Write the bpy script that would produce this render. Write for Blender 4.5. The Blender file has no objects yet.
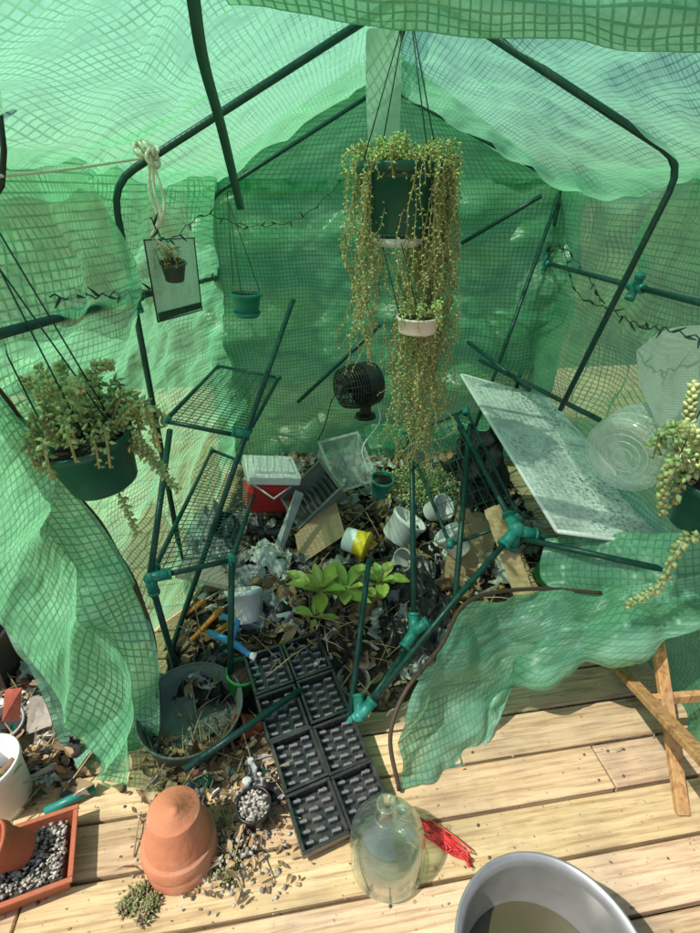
import bpy, math, random
from mathutils import Vector, Matrix, noise
random.seed(7)
R=random.random
def U(a,b): return a+(b-a)*R()
CAM_H=1.55; PITCH=math.radians(28); F=520.0
cp,sp=math.cos(PITCH),math.sin(PITCH)
def ray(px,py):
    dx=(px-350)/F; dy=-(py-466.5)/F
    return Vector((dx,cp+dy*sp,-sp+dy*cp))
O=Vector((0,0,CAM_H))
# survey helpers: sight line cut with a known wall / floor plane
def W(px,py,Y): d=ray(px,py); return O+d*(Y/d.y)
def G(px,py,Z=0.0): d=ray(px,py); return O+d*((Z-CAM_H)/d.z)
def X_(px,py,X): d=ray(px,py); return O+d*(X/d.x)

scene=bpy.context.scene
# ---------------------------------------------------------------- materials
def nodes(name):
    m=bpy.data.materials.new(name); m.use_nodes=True
    nt=m.node_tree; nt.nodes.clear()
    return m,nt,nt.nodes.new('ShaderNodeOutputMaterial')
def lk(nt,a,b): nt.links.new(a,b)
def mixcol(nt,a,b,fac,mode='MIX'):
    n=nt.nodes.new('ShaderNodeMix'); n.data_type='RGBA'; n.blend_type=mode
    for s,v in ((n.inputs[0],fac),(n.inputs[6],a),(n.inputs[7],b)):
        if isinstance(v,bpy.types.NodeSocket): lk(nt,v,s)
        else:
            s.default_value=v if not isinstance(v,tuple) else (v[0],v[1],v[2],1)
    return n.outputs[2]
def math_(nt,op,a,b=None,c=None):
    n=nt.nodes.new('ShaderNodeMath'); n.operation=op
    for s,v in zip(n.inputs,(a,b,c)):
        if v is None: continue
        if isinstance(v,bpy.types.NodeSocket): lk(nt,v,s)
        else: s.default_value=v
    return n.outputs[0]
def ramp(nt,fac,stops):
    n=nt.nodes.new('ShaderNodeValToRGB'); lk(nt,fac,n.inputs[0])
    e=n.color_ramp.elements
    while len(e)<len(stops): e.new(.5)
    for el,(p,c) in zip(e,stops):
        el.position=p; el.color=(c,c,c,1) if not isinstance(c,tuple) else (*c,1)
    return n.outputs[0]
def noise_t(nt,scale,detail=4,vec=None,rough=.6):
    n=nt.nodes.new('ShaderNodeTexNoise'); n.inputs['Scale'].default_value=scale
    n.inputs['Detail'].default_value=detail; n.inputs['Roughness'].default_value=rough
    if vec: lk(nt,vec,n.inputs['Vector'])
    return n.outputs['Fac']
def objco(nt,scale=(1,1,1),rot=(0,0,0)):
    t=nt.nodes.new('ShaderNodeTexCoord'); mp=nt.nodes.new('ShaderNodeMapping')
    lk(nt,t.outputs['Object'],mp.inputs['Vector']); mp.inputs['Scale'].default_value=scale
    mp.inputs['Rotation'].default_value=rot
    return mp.outputs[0]
def M(name,col,rough=.6,var=.3,scale=14,bump=.15,metal=0,dirt=.35,dirtcol=(.12,.09,.06),trans=0,spec=.4,transl=0,alpha=1):
    m,nt,out=nodes(name)
    v=objco(nt)
    p=nt.nodes.new('ShaderNodeBsdfPrincipled')
    n1=noise_t(nt,scale,3,v)
    c=mixcol(nt,tuple(x*(1-var) for x in col),tuple(min(1,x*(1+var)) for x in col),n1)
    at=nt.nodes.new('ShaderNodeAttribute'); at.attribute_name='tint'
    c=mixcol(nt,c,at.outputs['Color'],1.0,'MULTIPLY')
    if dirt>0:
        n2=noise_t(nt,scale*.6+3,5,v,.7)
        f=ramp(nt,n2,[(.5,0.0),(.72,dirt)])
        c=mixcol(nt,c,dirtcol,f)
    lk(nt,c,p.inputs['Base Color'])
    p.inputs['Metallic'].default_value=metal
    p.inputs['Specular IOR Level'].default_value=spec
    rr=math_(nt,'MULTIPLY_ADD',n1,.3,rough-.15); lk(nt,rr,p.inputs['Roughness'])
    if bump>.05:
        b=nt.nodes.new('ShaderNodeBump'); b.inputs['Strength'].default_value=bump; b.inputs['Distance'].default_value=.01
        lk(nt,noise_t(nt,scale*5,3,v),b.inputs['Height']); lk(nt,b.outputs[0],p.inputs['Normal'])
    s=p.outputs[0]
    if transl>0:
        t=nt.nodes.new('ShaderNodeBsdfTranslucent'); lk(nt,c,t.inputs[0])
        mx=nt.nodes.new('ShaderNodeMixShader'); mx.inputs[0].default_value=transl
        lk(nt,s,mx.inputs[1]); lk(nt,t.outputs[0],mx.inputs[2]); s=mx.outputs[0]
    lk(nt,s,out.inputs[0])
    return m
def cloth_mat(name,col,tcol,thread,transp=.22,transl=.5,cell=.02,fade=(.62,.78,.66),fadeamt=.5,gw=.1,gm=.65,bs=.45,tint=(.86,1,.88)):
    m,nt,out=nodes(name)
    uv=nt.nodes.new('ShaderNodeUVMap'); uv.uv_map='UVMap'
    sx=nt.nodes.new('ShaderNodeSeparateXYZ'); lk(nt,uv.outputs[0],sx.inputs[0])
    def line(s,w):
        f=math_(nt,'FRACT',math_(nt,'DIVIDE',s,cell))
        a=math_(nt,'ABSOLUTE',math_(nt,'SUBTRACT',f,.5))
        return math_(nt,'GREATER_THAN',a,.5-w)
    g=math_(nt,'MAXIMUM',line(sx.outputs[0],gw),line(sx.outputs[1],gw))
    mp=nt.nodes.new('ShaderNodeMapping'); lk(nt,uv.outputs[0],mp.inputs[0]); mp.inputs['Rotation'].default_value=(0,0,.6); mp.inputs['Scale'].default_value=(1,2.6,1)
    n=noise_t(nt,1.6,4,mp.outputs[0],.6)
    n2=noise_t(nt,9,3,uv.outputs[0],.7)
    c=mixcol(nt,col,fade,math_(nt,'MULTIPLY',ramp(nt,n,[(.45,0.0),(.68,1.0)]),fadeamt))
    c=mixcol(nt,c,tuple(x*.5 for x in col),math_(nt,'MULTIPLY',ramp(nt,n2,[(.48,0.0),(.7,1.0)]),.5))
    c=mixcol(nt,c,thread,math_(nt,'MULTIPLY',g,gm))
    p=nt.nodes.new('ShaderNodeBsdfPrincipled'); lk(nt,c,p.inputs['Base Color'])
    p.inputs['Roughness'].default_value=.34; p.inputs['Specular IOR Level'].default_value=.8
    b=nt.nodes.new('ShaderNodeBump'); b.inputs['Strength'].default_value=bs; b.inputs['Distance'].default_value=.02
    lk(nt,math_(nt,'ADD',math_(nt,'MULTIPLY',noise_t(nt,4.5,2,mp.outputs[0],.5),3.5),math_(nt,'MULTIPLY',g,.12)),b.inputs['Height'])
    lk(nt,b.outputs[0],p.inputs['Normal'])
    tr=nt.nodes.new('ShaderNodeBsdfTranslucent'); lk(nt,b.outputs[0],tr.inputs['Normal'])
    tc=mixcol(nt,tcol,tuple(x*.42 for x in tcol),g); tc=mixcol(nt,tc,tuple(x*.6 for x in tcol),ramp(nt,n2,[(.45,0.0),(.75,1.0)]))
    lk(nt,tc,tr.inputs[0])
    mx=nt.nodes.new('ShaderNodeMixShader'); mx.inputs[0].default_value=transl
    lk(nt,p.outputs[0],mx.inputs[1]); lk(nt,tr.outputs[0],mx.inputs[2])
    tp=nt.nodes.new('ShaderNodeBsdfTransparent'); tp.inputs[0].default_value=(*tint,1)
    fac=math_(nt,'MULTIPLY',math_(nt,'SUBTRACT',1.0,math_(nt,'MULTIPLY',g,.85)),transp)
    m2=nt.nodes.new('ShaderNodeMixShader'); lk(nt,fac,m2.inputs[0])
    lk(nt,mx.outputs[0],m2.inputs[1]); lk(nt,tp.outputs[0],m2.inputs[2]); lk(nt,m2.outputs[0],out.inputs[0])
    return m
def glass_mat(name,col,rough=.02,clear=.55,df_=(.04,.22),dc=(.75,.8,.76)):
    m,nt,out=nodes(name)
    gl=nt.nodes.new('ShaderNodeBsdfGlossy'); gl.inputs['Color'].default_value=(1,1,1,1); gl.inputs['Roughness'].default_value=rough+.03
    tp=nt.nodes.new('ShaderNodeBsdfTransparent'); tp.inputs[0].default_value=(*col,1)
    df=nt.nodes.new('ShaderNodeBsdfDiffuse'); df.inputs[0].default_value=(*dc,1)
    lw=nt.nodes.new('ShaderNodeLayerWeight'); lw.inputs[0].default_value=.45
    mx=nt.nodes.new('ShaderNodeMixShader'); lk(nt,math_(nt,'MULTIPLY_ADD',math_(nt,'POWER',lw.outputs['Facing'],2.2),.6,.07),mx.inputs[0])
    lk(nt,tp.outputs[0],mx.inputs[1]); lk(nt,gl.outputs[0],mx.inputs[2])
    v=objco(nt); f=ramp(nt,noise_t(nt,14,4,v),[(.45,df_[0]),(.75,df_[1])])
    m2=nt.nodes.new('ShaderNodeMixShader'); lk(nt,f,m2.inputs[0]); lk(nt,mx.outputs[0],m2.inputs[1]); lk(nt,df.outputs[0],m2.inputs[2])
    lk(nt,m2.outputs[0],out.inputs[0]); return m
def wood_mat(name,c1,c2,c3,sc=(1.2,22,22),knots=True,weather=(.20,.15,.10)):
    m,nt,out=nodes(name); v=objco(nt,sc)
    at=nt.nodes.new('ShaderNodeAttribute'); at.attribute_name='tint'
    va=nt.nodes.new('ShaderNodeVectorMath'); va.operation='ADD'; lk(nt,v,va.inputs[0])
    vs=nt.nodes.new('ShaderNodeVectorMath'); vs.operation='SCALE'; lk(nt,at.outputs['Color'],vs.inputs[0]); vs.inputs['Scale'].default_value=37
    lk(nt,vs.outputs[0],va.inputs[1]); v=va.outputs[0]
    n=noise_t(nt,1.3,5,v,.62)
    c=mixcol(nt,c1,c2,ramp(nt,n,[(.35,0.0),(.62,1.0)]))
    n2=noise_t(nt,4.5,5,v,.6)
    c=mixcol(nt,c,c3,ramp(nt,n2,[(.46,0.0),(.66,.85)]))
    if knots:
        vo=nt.nodes.new('ShaderNodeTexVoronoi'); vo.inputs['Scale'].default_value=1
        v2=objco(nt,(2.3,6,6)); lk(nt,v2,vo.inputs['Vector'])
        c=mixcol(nt,(.16,.08,.03),c,ramp(nt,vo.outputs['Distance'],[(.03,.1),(.09,1.0)]))
    st=noise_t(nt,3,5,objco(nt),.65)
    c=mixcol(nt,c,weather,ramp(nt,st,[(.46,0.0),(.70,.65)]))
    st2=noise_t(nt,60,2,objco(nt),.65)
    c=mixcol(nt,c,(.13,.09,.05),ramp(nt,st2,[(.66,0.0),(.72,.6)]))
    c=mixcol(nt,c,at.outputs['Color'],1.0,'MULTIPLY')
    p=nt.nodes.new('ShaderNodeBsdfPrincipled'); lk(nt,c,p.inputs['Base Color']); p.inputs['Roughness'].default_value=.72
    p.inputs['Specular IOR Level'].default_value=.25
    b=nt.nodes.new('ShaderNodeBump'); b.inputs['Strength'].default_value=.5; b.inputs['Distance'].default_value=.006
    lk(nt,n2,b.inputs['Height']); lk(nt,b.outputs[0],p.inputs['Normal']); lk(nt,p.outputs[0],out.inputs[0])
    return m
# palette
m_cov=cloth_mat('cover_mesh',(.10,.46,.23),(.30,.86,.45),(.05,.30,.17),transp=.36,transl=.66,gm=.6)
m_cov_roof=cloth_mat('cover_mesh_roof',(.12,.50,.25),(.36,.93,.50),(.05,.32,.18),transp=.52,transl=.72,fadeamt=.2,cell=.019,tint=(.72,1,.80))
m_cov_back=cloth_mat('cover_mesh_back',(.06,.36,.17),(.20,.70,.36),(.04,.28,.15),transp=.05,transl=.55,fadeamt=.45,gm=.5)
m_cov_pale=cloth_mat('cover_mesh_pale',(.28,.60,.40),(.36,.84,.52),(.06,.36,.22),transp=.20,transl=.48,fadeamt=.7,fade=(.72,.84,.74),gw=.11)  # same cover cloth, strongly lit look of the flaps put into its colour
m_white_vent=cloth_mat('vent_mesh',(.80,.83,.80),(.78,.82,.78),(.55,.62,.58),transp=.03,transl=.45,cell=.008,fade=(.85,.86,.84),bs=.08)
m_pole=M('pole_steel_green',(.008,.055,.045),.35,.3,30,.05,dirt=.25,dirtcol=(.12,.13,.11))
m_joint=M('joint_plastic_teal',(.02,.22,.18),.4,.2,30,.05,dirt=.3,dirtcol=(.2,.25,.2))
m_zip=M('zipper_tape',(.07,.045,.03),.7)
m_wire=M('wire_dark',(.02,.05,.04),.5,dirt=0,bump=0)
m_terra=M('terracotta',(.52,.20,.10),.8,.2,10,.25,dirt=.5,dirtcol=(.5,.38,.3))
m_terra2=M('terracotta_glazed',(.42,.12,.055),.55,.2,10,.2)
m_blackp=M('plastic_black',(.016,.017,.018),.36,.4,20,.1,dirt=.15,dirtcol=(.2,.17,.13))
m_tray=M('tray_plastic',(.02,.021,.022),.3,.3,20,.0,dirt=.35,dirtcol=(.17,.15,.12),spec=.7)
m_potgreen=M('plastic_dark_green',(.008,.085,.06),.35,.3,12,.05,dirt=.15)
m_teal=M('plastic_teal',(.03,.26,.22),.4,.2,12,.05)
m_red=M('plastic_red',(.6,.035,.035),.4,.15,12,.05,dirt=.2)
m_white=M('plastic_white',(.82,.82,.8),.45,.08,12,.05,dirt=.25,dirtcol=(.3,.27,.2))
m_grey=M('plastic_grey',(.42,.43,.42),.5,.2,12,.1)
m_dgrey=M('metal_dark_grey',(.09,.1,.09),.45,.3,8,.1,metal=.3)
m_tub=M('tub_grey_green',(.12,.15,.13),.5,.3,8,.1,dirt=.4,dirtcol=(.06,.055,.045))
m_alu=M('metal_aluminium',(.42,.42,.41),.4,.12,20,.05,metal=.7,dirt=.2)
m_yellow=M('plastic_yellow',(.8,.58,.03),.45,.15,12,.05,dirt=.1)
m_blue=M('plastic_blue',(.08,.36,.65),.4,.15,12,.05)
m_orange=M('plastic_orange',(.66,.25,.04),.5,.2)
m_card=M('cardboard',(.48,.33,.19),.85,.25,9,.2)
m_soil=M('soil',(.045,.034,.025),.95,.6,22,1.0,dirt=.6,dirtcol=(.15,.12,.085))
m_gravel=M('gravel_mix',(.42,.39,.35),.9,.5,40,.6)
m_succ=M('leaf_succulent',(.32,.43,.14),.42,.35,18,.1,dirt=.2,dirtcol=(.6,.5,.18),transl=.25)
m_moss=M('moss_dry',(.20,.22,.10),.9,.6,30,.2,dirt=.5,dirtcol=(.28,.2,.1))
m_burro=M('leaf_burro_tail',(.50,.58,.34),.5,.3,22,0,dirt=.35,dirtcol=(.64,.57,.34),transl=.25)
m_straw=M('leaf_dry_trailing',(.74,.66,.43),.65,.3,25,0,dirt=.3,dirtcol=(.38,.40,.18),transl=.3)
m_stem=M('stem_brown',(.34,.26,.16),.8)
m_dead=M('leaf_dead',(.36,.25,.14),.85,.5,15,.0,transl=.15)
m_paper=M('scrap_neutral',(.66,.66,.63),.7,.3,15,.1,dirt=.6)
m_wireg=M('shelf_wire',(.02,.11,.085),.5,dirt=0,bump=0)
m_rope=M('rope_cotton',(.78,.74,.62),.85,.15,50,.4,dirt=.2)
m_sheet=M('plastic_film_grey',(.30,.31,.31),.3,.5,9,.3,dirt=.6,spec=.6)
m_blacknet=M('shade_cloth_black',(.02,.022,.022),.6,.5,60,.5,dirt=.25,dirtcol=(.15,.15,.15))
m_glass=glass_mat('glass_green',(.94,.985,.94),.01,df_=(.02,.10),dc=(.7,.78,.68))
m_clear=glass_mat('plastic_clear',(.95,.97,.97),.1,df_=(.20,.45),dc=(.85,.88,.86))
m_water=M('murky_water',(.06,.055,.025),.18,.3,5,.0,dirt=0,spec=.8)
m_deck=wood_mat('deck_pine',(.69,.53,.34),(.57,.41,.24),(.34,.22,.12),weather=(.28,.22,.16))
m_chair=wood_mat('chair_wood',(.56,.34,.15),(.46,.26,.10),(.26,.12,.04),sc=(14,14,1.5),knots=False)
m_fence=wood_mat('fence_wood',(.36,.28,.2),(.28,.2,.13),(.15,.1,.07),sc=(9,9,.6))
def panel_mat():
    m,nt,out=nodes('panel_dirty_acrylic'); v=objco(nt)
    p=nt.nodes.new('ShaderNodeBsdfPrincipled')
    n=noise_t(nt,4,6,v,.75); n2=noise_t(nt,75,3,v,.7)
    c=mixcol(nt,(.50,.52,.50),(.84,.85,.82),ramp(nt,n,[(.38,0.0),(.6,1.0)]))
    k=math_(nt,'MULTIPLY',ramp(nt,n2,[(.48,0.0),(.62,.95)]),ramp(nt,noise_t(nt,3,4,v,.7),[(.38,.15),(.6,1.0)]))
    c=mixcol(nt,c,(.17,.17,.14),k)
    lk(nt,c,p.inputs['Base Color']); p.inputs['Roughness'].default_value=.35; lk(nt,p.outputs[0],out.inputs[0]); return m
m_panel=panel_mat()
def grass_mat():
    m,nt,out=nodes('grass_ground'); v=objco(nt)
    p=nt.nodes.new('ShaderNodeBsdfPrincipled')
    c=mixcol(nt,(.035,.07,.018),(.11,.12,.045),noise_t(nt,1.2,8,v,.75)); c=mixcol(nt,c,(.16,.12,.07),ramp(nt,noise_t(nt,.5,6,v),[(.5,0.0),(.7,.8)]))
    lk(nt,c,p.inputs['Base Color']); p.inputs['Roughness'].default_value=.95; lk(nt,p.outputs[0],out.inputs[0]); return m
# ---------------------------------------------------------------- mesh builder
def frame_from(z,x=None):
    z=Vector(z).normalized(); x=Vector(x) if x is not None else (Vector((1,0,0)) if abs(z.x)<.9 else Vector((0,1,0)))
    x=(x-z*x.dot(z)).normalized(); y=z.cross(x)
    return Matrix((x,y,z)).transposed().to_4x4()
def TR(loc,z=(0,0,1),x=None): return Matrix.Translation(Vector(loc))@frame_from(z,x)
class MB:
    def __init__(s): s.v=[];s.f=[];s.m=[];s.sm=[];s.t=[];s.mats=[];s.T=(1,1,1)
    def add(s,vs,fs,mat,smooth=True,tint=None):
        b=len(s.v); s.v+= [tuple(v) for v in vs]
        if mat not in s.mats: s.mats.append(mat)
        k=s.mats.index(mat); t=tint or s.T
        for f in fs: s.f.append(tuple(b+i for i in f)); s.m.append(k); s.sm.append(smooth); s.t.append(t)
    def tube(s,pts,r,mat,n=8,cap=True,tint=None):
        pts=[Vector(p) for p in pts]; N=len(pts)
        rs=r if isinstance(r,(list,tuple)) else [r]*N
        vs=[];x=None
        for i,p in enumerate(pts):
            d=(pts[min(i+1,N-1)]-pts[max(i-1,0)])
            if d.length<1e-9: d=Vector((0,0,1))
            d.normalize()
            if x is None: x=Vector((1,0,0)) if abs(d.x)<.8 else Vector((0,1,0))
            x=x-d*x.dot(d)
            if x.length<1e-6: x=d.orthogonal()
            x.normalize(); y=d.cross(x)
            for k in range(n):
                a=2*math.pi*k/n; vs.append(p+(x*math.cos(a)+y*math.sin(a))*rs[i])
        fs=[(i*n+k,i*n+(k+1)%n,(i+1)*n+(k+1)%n,(i+1)*n+k) for i in range(N-1) for k in range(n)]
        if cap: fs+=[tuple(range(n-1,-1,-1)),tuple((N-1)*n+k for k in range(n))]
        s.add(vs,fs,mat,True,tint)
    def lathe(s,prof,mtx,mat,n=32,wob=0,tint=None):
        vs=[];N=len(prof)
        for (r,z) in prof:
            for k in range(n):
                a=2*math.pi*k/n; rr=r*(1+wob*math.sin(a*3+z*20)); vs.append(mtx@Vector((rr*math.cos(a),rr*math.sin(a),z)))
        fs=[(i*n+k,i*n+(k+1)%n,(i+1)*n+(k+1)%n,(i+1)*n+k) for i in range(N-1) for k in range(n)]
        s.add(vs,fs,mat,True,tint)
    def box(s,size,mtx,mat,tint=None,taper=1.0,bev=.06):
        x,y,z=[a/2 for a in size]; b=min(x,y,z)*bev*4 if bev else 0
        b=min(b,min(x,y,z)*.45)
        vs=[];idx={}
        for sx in(-1,1):
            for sy in(-1,1):
                for sz in(-1,1):
                    tp=taper if sz<0 else 1
                    for ax in range(3):
                        p=[sx*(x-b)*tp,sy*(y-b)*tp,sz*(z-b)]
                        if ax==0:p[0]=sx*x*tp
                        if ax==1:p[1]=sy*y*tp
                        if ax==2:p[2]=sz*z
                        idx[(sx,sy,sz,ax)]=len(vs); vs.append(mtx@Vector(p))
        fs=[]
        I=lambda a,b_,c,d: idx[(a,b_,c,d)]
        for g in(-1,1):
            q=[I(g,-1,-1,0),I(g,1,-1,0),I(g,1,1,0),I(g,-1,1,0)]; fs.append(q if g>0 else q[::-1])
            q=[I(-1,g,-1,1),I(-1,g,1,1),I(1,g,1,1),I(1,g,-1,1)]; fs.append(q if g>0 else q[::-1])
            q=[I(-1,-1,g,2),I(1,-1,g,2),I(1,1,g,2),I(-1,1,g,2)]; fs.append(q if g>0 else q[::-1])
        for a in(-1,1):
            for c in(-1,1):
                fs.append([I(a,c,-1,0),I(a,c,1,0),I(a,c,1,1),I(a,c,-1,1)])
                fs.append([I(a,-1,c,0),I(a,1,c,0),I(a,1,c,2),I(a,-1,c,2)])
                fs.append([I(-1,a,c,1),I(1,a,c,1),I(1,a,c,2),I(-1,a,c,2)])
                for e in(-1,1): fs.append([I(a,c,e,0),I(a,c,e,1),I(a,c,e,2)])
        s.add(vs,[tuple(f) for f in fs],mat,False,tint)
    def grid(s,fn,nu,nv,mat,tint=None,smooth=True):
        vs=[fn(i/nu,j/nv) for j in range(nv+1) for i in range(nu+1)]
        fs=[(j*(nu+1)+i,j*(nu+1)+i+1,(j+1)*(nu+1)+i+1,(j+1)*(nu+1)+i) for j in range(nv) for i in range(nu)]
        s.add(vs,fs,mat,smooth,tint)
    def bead(s,p,d,L,w,mat,tint=None):
        d=Vector(d).normalized(); x=d.orthogonal().normalized(); y=d.cross(x); p=Vector(p)
        c=p+d*L*.45
        vs=[p]+[c+(x*math.cos(a)+y*math.sin(a))*w for a in (0,1.57,3.14,4.71)]+[p+d*L]
        s.add(vs,[(0,2,1),(0,3,2),(0,4,3),(0,1,4),(5,1,2),(5,2,3),(5,3,4),(5,4,1)],mat,True,tint)
    def leaf(s,p,d,up,L,w,mat,curl=.3,fold=.25,tint=None,shape=None,th=0):
        p=Vector(p);d=Vector(d).normalized();up=Vector(up); side=d.cross(up)
        if side.length<1e-4: side=d.orthogonal()
        side.normalize(); up=side.cross(d).normalized(); n=7; vs=[]
        for i in range(n):
            t=i/(n-1); ww=w*(math.sin(math.pi*min(1,t*.92+.07))**.8)*( .55+.7*t if shape=='spat' else 1)
            c=p+d*L*t*(1-.25*curl*t)-up*L*curl*t*t
            for k in(-1,-.5,0,.5,1): vs.append(c+side*ww*k+up*(abs(k)**2*ww*fold*2))
        fs=[(i*5+k,i*5+k+1,(i+1)*5+k+1,(i+1)*5+k) for i in range(n-1) for k in range(4)]
        s.add(vs,fs,mat,True,tint)
        if th:
            vs2=[]
            for i in range(n):
                t=i/(n-1)
                for k in range(5):
                    e=(1-abs(k-2)/2)*math.sin(math.pi*min(1,t*.9+.1)); vs2.append(vs[i*5+k]-up*th*e)
            s.add(vs2,[f[::-1] for f in fs],mat,True,tint)
    def obj(s,name,parent=None,mtx=None,recentre=True):
        me=bpy.data.meshes.new(name); vs=s.v; c=Vector((0,0,0))
        if recentre and mtx is None and parent is None:
            xs=[v[0] for v in vs];ys=[v[1] for v in vs];zs=[v[2] for v in vs]
            c=Vector(((min(xs)+max(xs))/2,(min(ys)+max(ys))/2,min(zs))); vs=[(v[0]-c.x,v[1]-c.y,v[2]-c.z) for v in vs]
        me.from_pydata(vs,[],s.f); 
        for m in s.mats: me.materials.append(m)
        me.polygons.foreach_set('material_index',s.m); me.polygons.foreach_set('use_smooth',s.sm)
        a=me.attributes.new('tint','FLOAT_COLOR','FACE')
        a.data.foreach_set('color',[x for t in s.t for x in (t[0],t[1],t[2],1)])
        me.update()
        o=bpy.data.objects.new(name,me); scene.collection.objects.link(o)
        if mtx is not None: o.matrix_world=mtx
        else: o.location=c
        if parent: o.parent=parent
        return o
def empty(name):
    o=bpy.data.objects.new(name,None); scene.collection.objects.link(o); return o
def gt(a=.7,b=1.2):
    g=U(a,b); return (g*U(.93,1.07),g,g*U(.9,1.05))
def cr(a,b,c,d,t):
    return .5*((2*b)+(c-a)*t+(2*a-5*b+4*c-d)*t*t+(3*b-a-3*c+d)*t*t*t)
def crl(P,t):
    n=len(P)-1; x=t*n; i=min(int(x),n-1); f=x-i
    if n==1: return P[0].lerp(P[1],t)
    a=P[i-1] if i>0 else P[0]*2-P[1]; d=P[i+2] if i+2<=n else P[n]*2-P[n-1]
    return cr(a,P[i],P[i+1],d,f)
def sheet(name,C,mat,nu=60,nv=60,amp=.02,fr=3,seed=0,parent=None,crease=.5,aniso=(1,1,1)):
    C=[[Vector(p) for p in row] for row in C]
    def ev(u,v): return crl([crl(r,u) for r in C],v)
    Lu=sum((ev((i+1)/10,.5)-ev(i/10,.5)).length for i in range(10)); Lv=sum((ev(.5,(i+1)/10)-ev(.5,i/10)).length for i in range(10))
    vs=[];uv=[];e=.01
    for j in range(nv+1):
        for i in range(nu+1):
            u=i/nu;v=j/nv;p=ev(u,v)
            a=ev(min(1,u+e),v)-ev(max(0,u-e),v); b=ev(u,min(1,v+e))-ev(u,max(0,v-e)); n=a.cross(b)
            if n.length>1e-12:n.normalize()
            q=Vector((p.x*fr*aniso[0]+seed*7.3,p.y*fr*aniso[1]+seed*3.1,p.z*fr*aniso[2]))
            h=noise.noise(q)+.4*noise.noise(q*2.3)-crease*abs(noise.noise(q*1.3+Vector((5,5,5))))*1.6-crease*.28*abs(noise.noise(q*3.7))
            vs.append(p+n*h*amp); uv.append((u*Lu,v*Lv))
    fs=[(j*(nu+1)+i,j*(nu+1)+i+1,(j+1)*(nu+1)+i+1,(j+1)*(nu+1)+i) for j in range(nv) for i in range(nu)]
    me=bpy.data.meshes.new(name); me.from_pydata([tuple(v) for v in vs],[],fs)
    ul=me.uv_layers.new(name='UVMap')
    for l in me.loops: ul.data[l.index].uv=uv[l.vertex_index]
    me.polygons.foreach_set('use_smooth',[True]*len(fs)); me.materials.append(mat); me.update()
    o=bpy.data.objects.new(name,me); scene.collection.objects.link(o)
    if parent:o.parent=parent
    return o,ev
# ---------------------------------------------------------------- world / sun / camera
az=math.radians(30); el=math.radians(57)
d=Vector((math.cos(el)*math.cos(az),math.cos(el)*math.sin(az),-math.sin(el)))
w=bpy.data.worlds.new('World'); scene.world=w; w.use_nodes=True
bg=w.node_tree.nodes['Background']; sk=w.node_tree.nodes.new('ShaderNodeTexSky'); sk.sky_type='NISHITA'; sk.sun_disc=False
sk.sun_elevation=el; sk.sun_rotation=math.atan2(-d.x,-d.y); w.node_tree.links.new(sk.outputs[0],bg.inputs[0]); bg.inputs[1].default_value=.13
sk.dust_density=2.5
sl=bpy.data.lights.new('sun','SUN'); sl.energy=5; sl.angle=math.radians(.5); sl.color=(1,.96,.88)
so=bpy.data.objects.new('sun',sl); scene.collection.objects.link(so); so.rotation_euler=d.to_track_quat('-Z','Y').to_euler(); so.location=(-3,-2,5)
cd=bpy.data.cameras.new('camera'); cam=bpy.data.objects.new('camera',cd); scene.collection.objects.link(cam); scene.camera=cam
cam.location=O; cam.rotation_euler=(math.pi/2-PITCH,0,0); cd.sensor_fit='VERTICAL'; cd.sensor_height=36; cd.lens=36*F/933; cd.clip_start=.02; cd.clip_end=500
scene.view_settings.view_transform='Standard'; scene.view_settings.look='None'; scene.view_settings.exposure=0
# ---------------------------------------------------------------- ground, deck, fence
b=MB(); b.grid(lambda u,v:Vector(((u-.5)*240,(v-.5)*240,-.35)),4,4,grass_mat()); b.obj('ground',recentre=False)
b=MB(); pw=.142; y=-2.0; k=0
while y<4.6:
    x=-4+U(-1.5,0)
    while x<4.2:
        L=U(1.6,2.6); g=U(.78,1.1); b.box((L-.006,pw-.010,.03),Matrix.Translation((x+L/2,y,-.016+U(-.002,.001)))@Matrix.Rotation(U(-.01,.01),4,'X'),m_deck,(g,g*U(.95,1.02),g*U(.88,1.02)),bev=.05)
        for xx in (x+.04,x+L-.04,x+L/2):
            for o in(-.04,.04): b.lathe([(0.0001,.0035),(.004,.0035),(.004,-.002)],Matrix.Translation((xx,y+o,-.001)),m_dgrey,8)
        x+=L
    y+=pw; k+=1
for x in(-4,-2.7,-1.4,0,1.4,2.7,4): b.box((.05,6.8,.14),Matrix.Translation((x,1.2,-.11)),m_fence)
for x in(-4,0,4):
    for yy in(-2,1.2,4.4): b.box((.1,.1,.24),Matrix.Translation((x+.08,yy,-.25)),m_fence)
b.obj('deck',mtx=Matrix.Rotation(math.radians(9),4,'Z'))
b=MB()
for i in range(120):
    x=-9+i*.15; h=1.75+U(-.02,.02); g=U(.7,1.15); b.box((.142,.02,h),Matrix.Translation((x,6.2,-.35+h/2)),m_fence,(g,g,g))
for z in(.0,.6,1.2): b.box((18,.04,.09),Matrix.Translation((0,6.24,z)),m_fence)
b.obj('wooden_fence')
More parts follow.
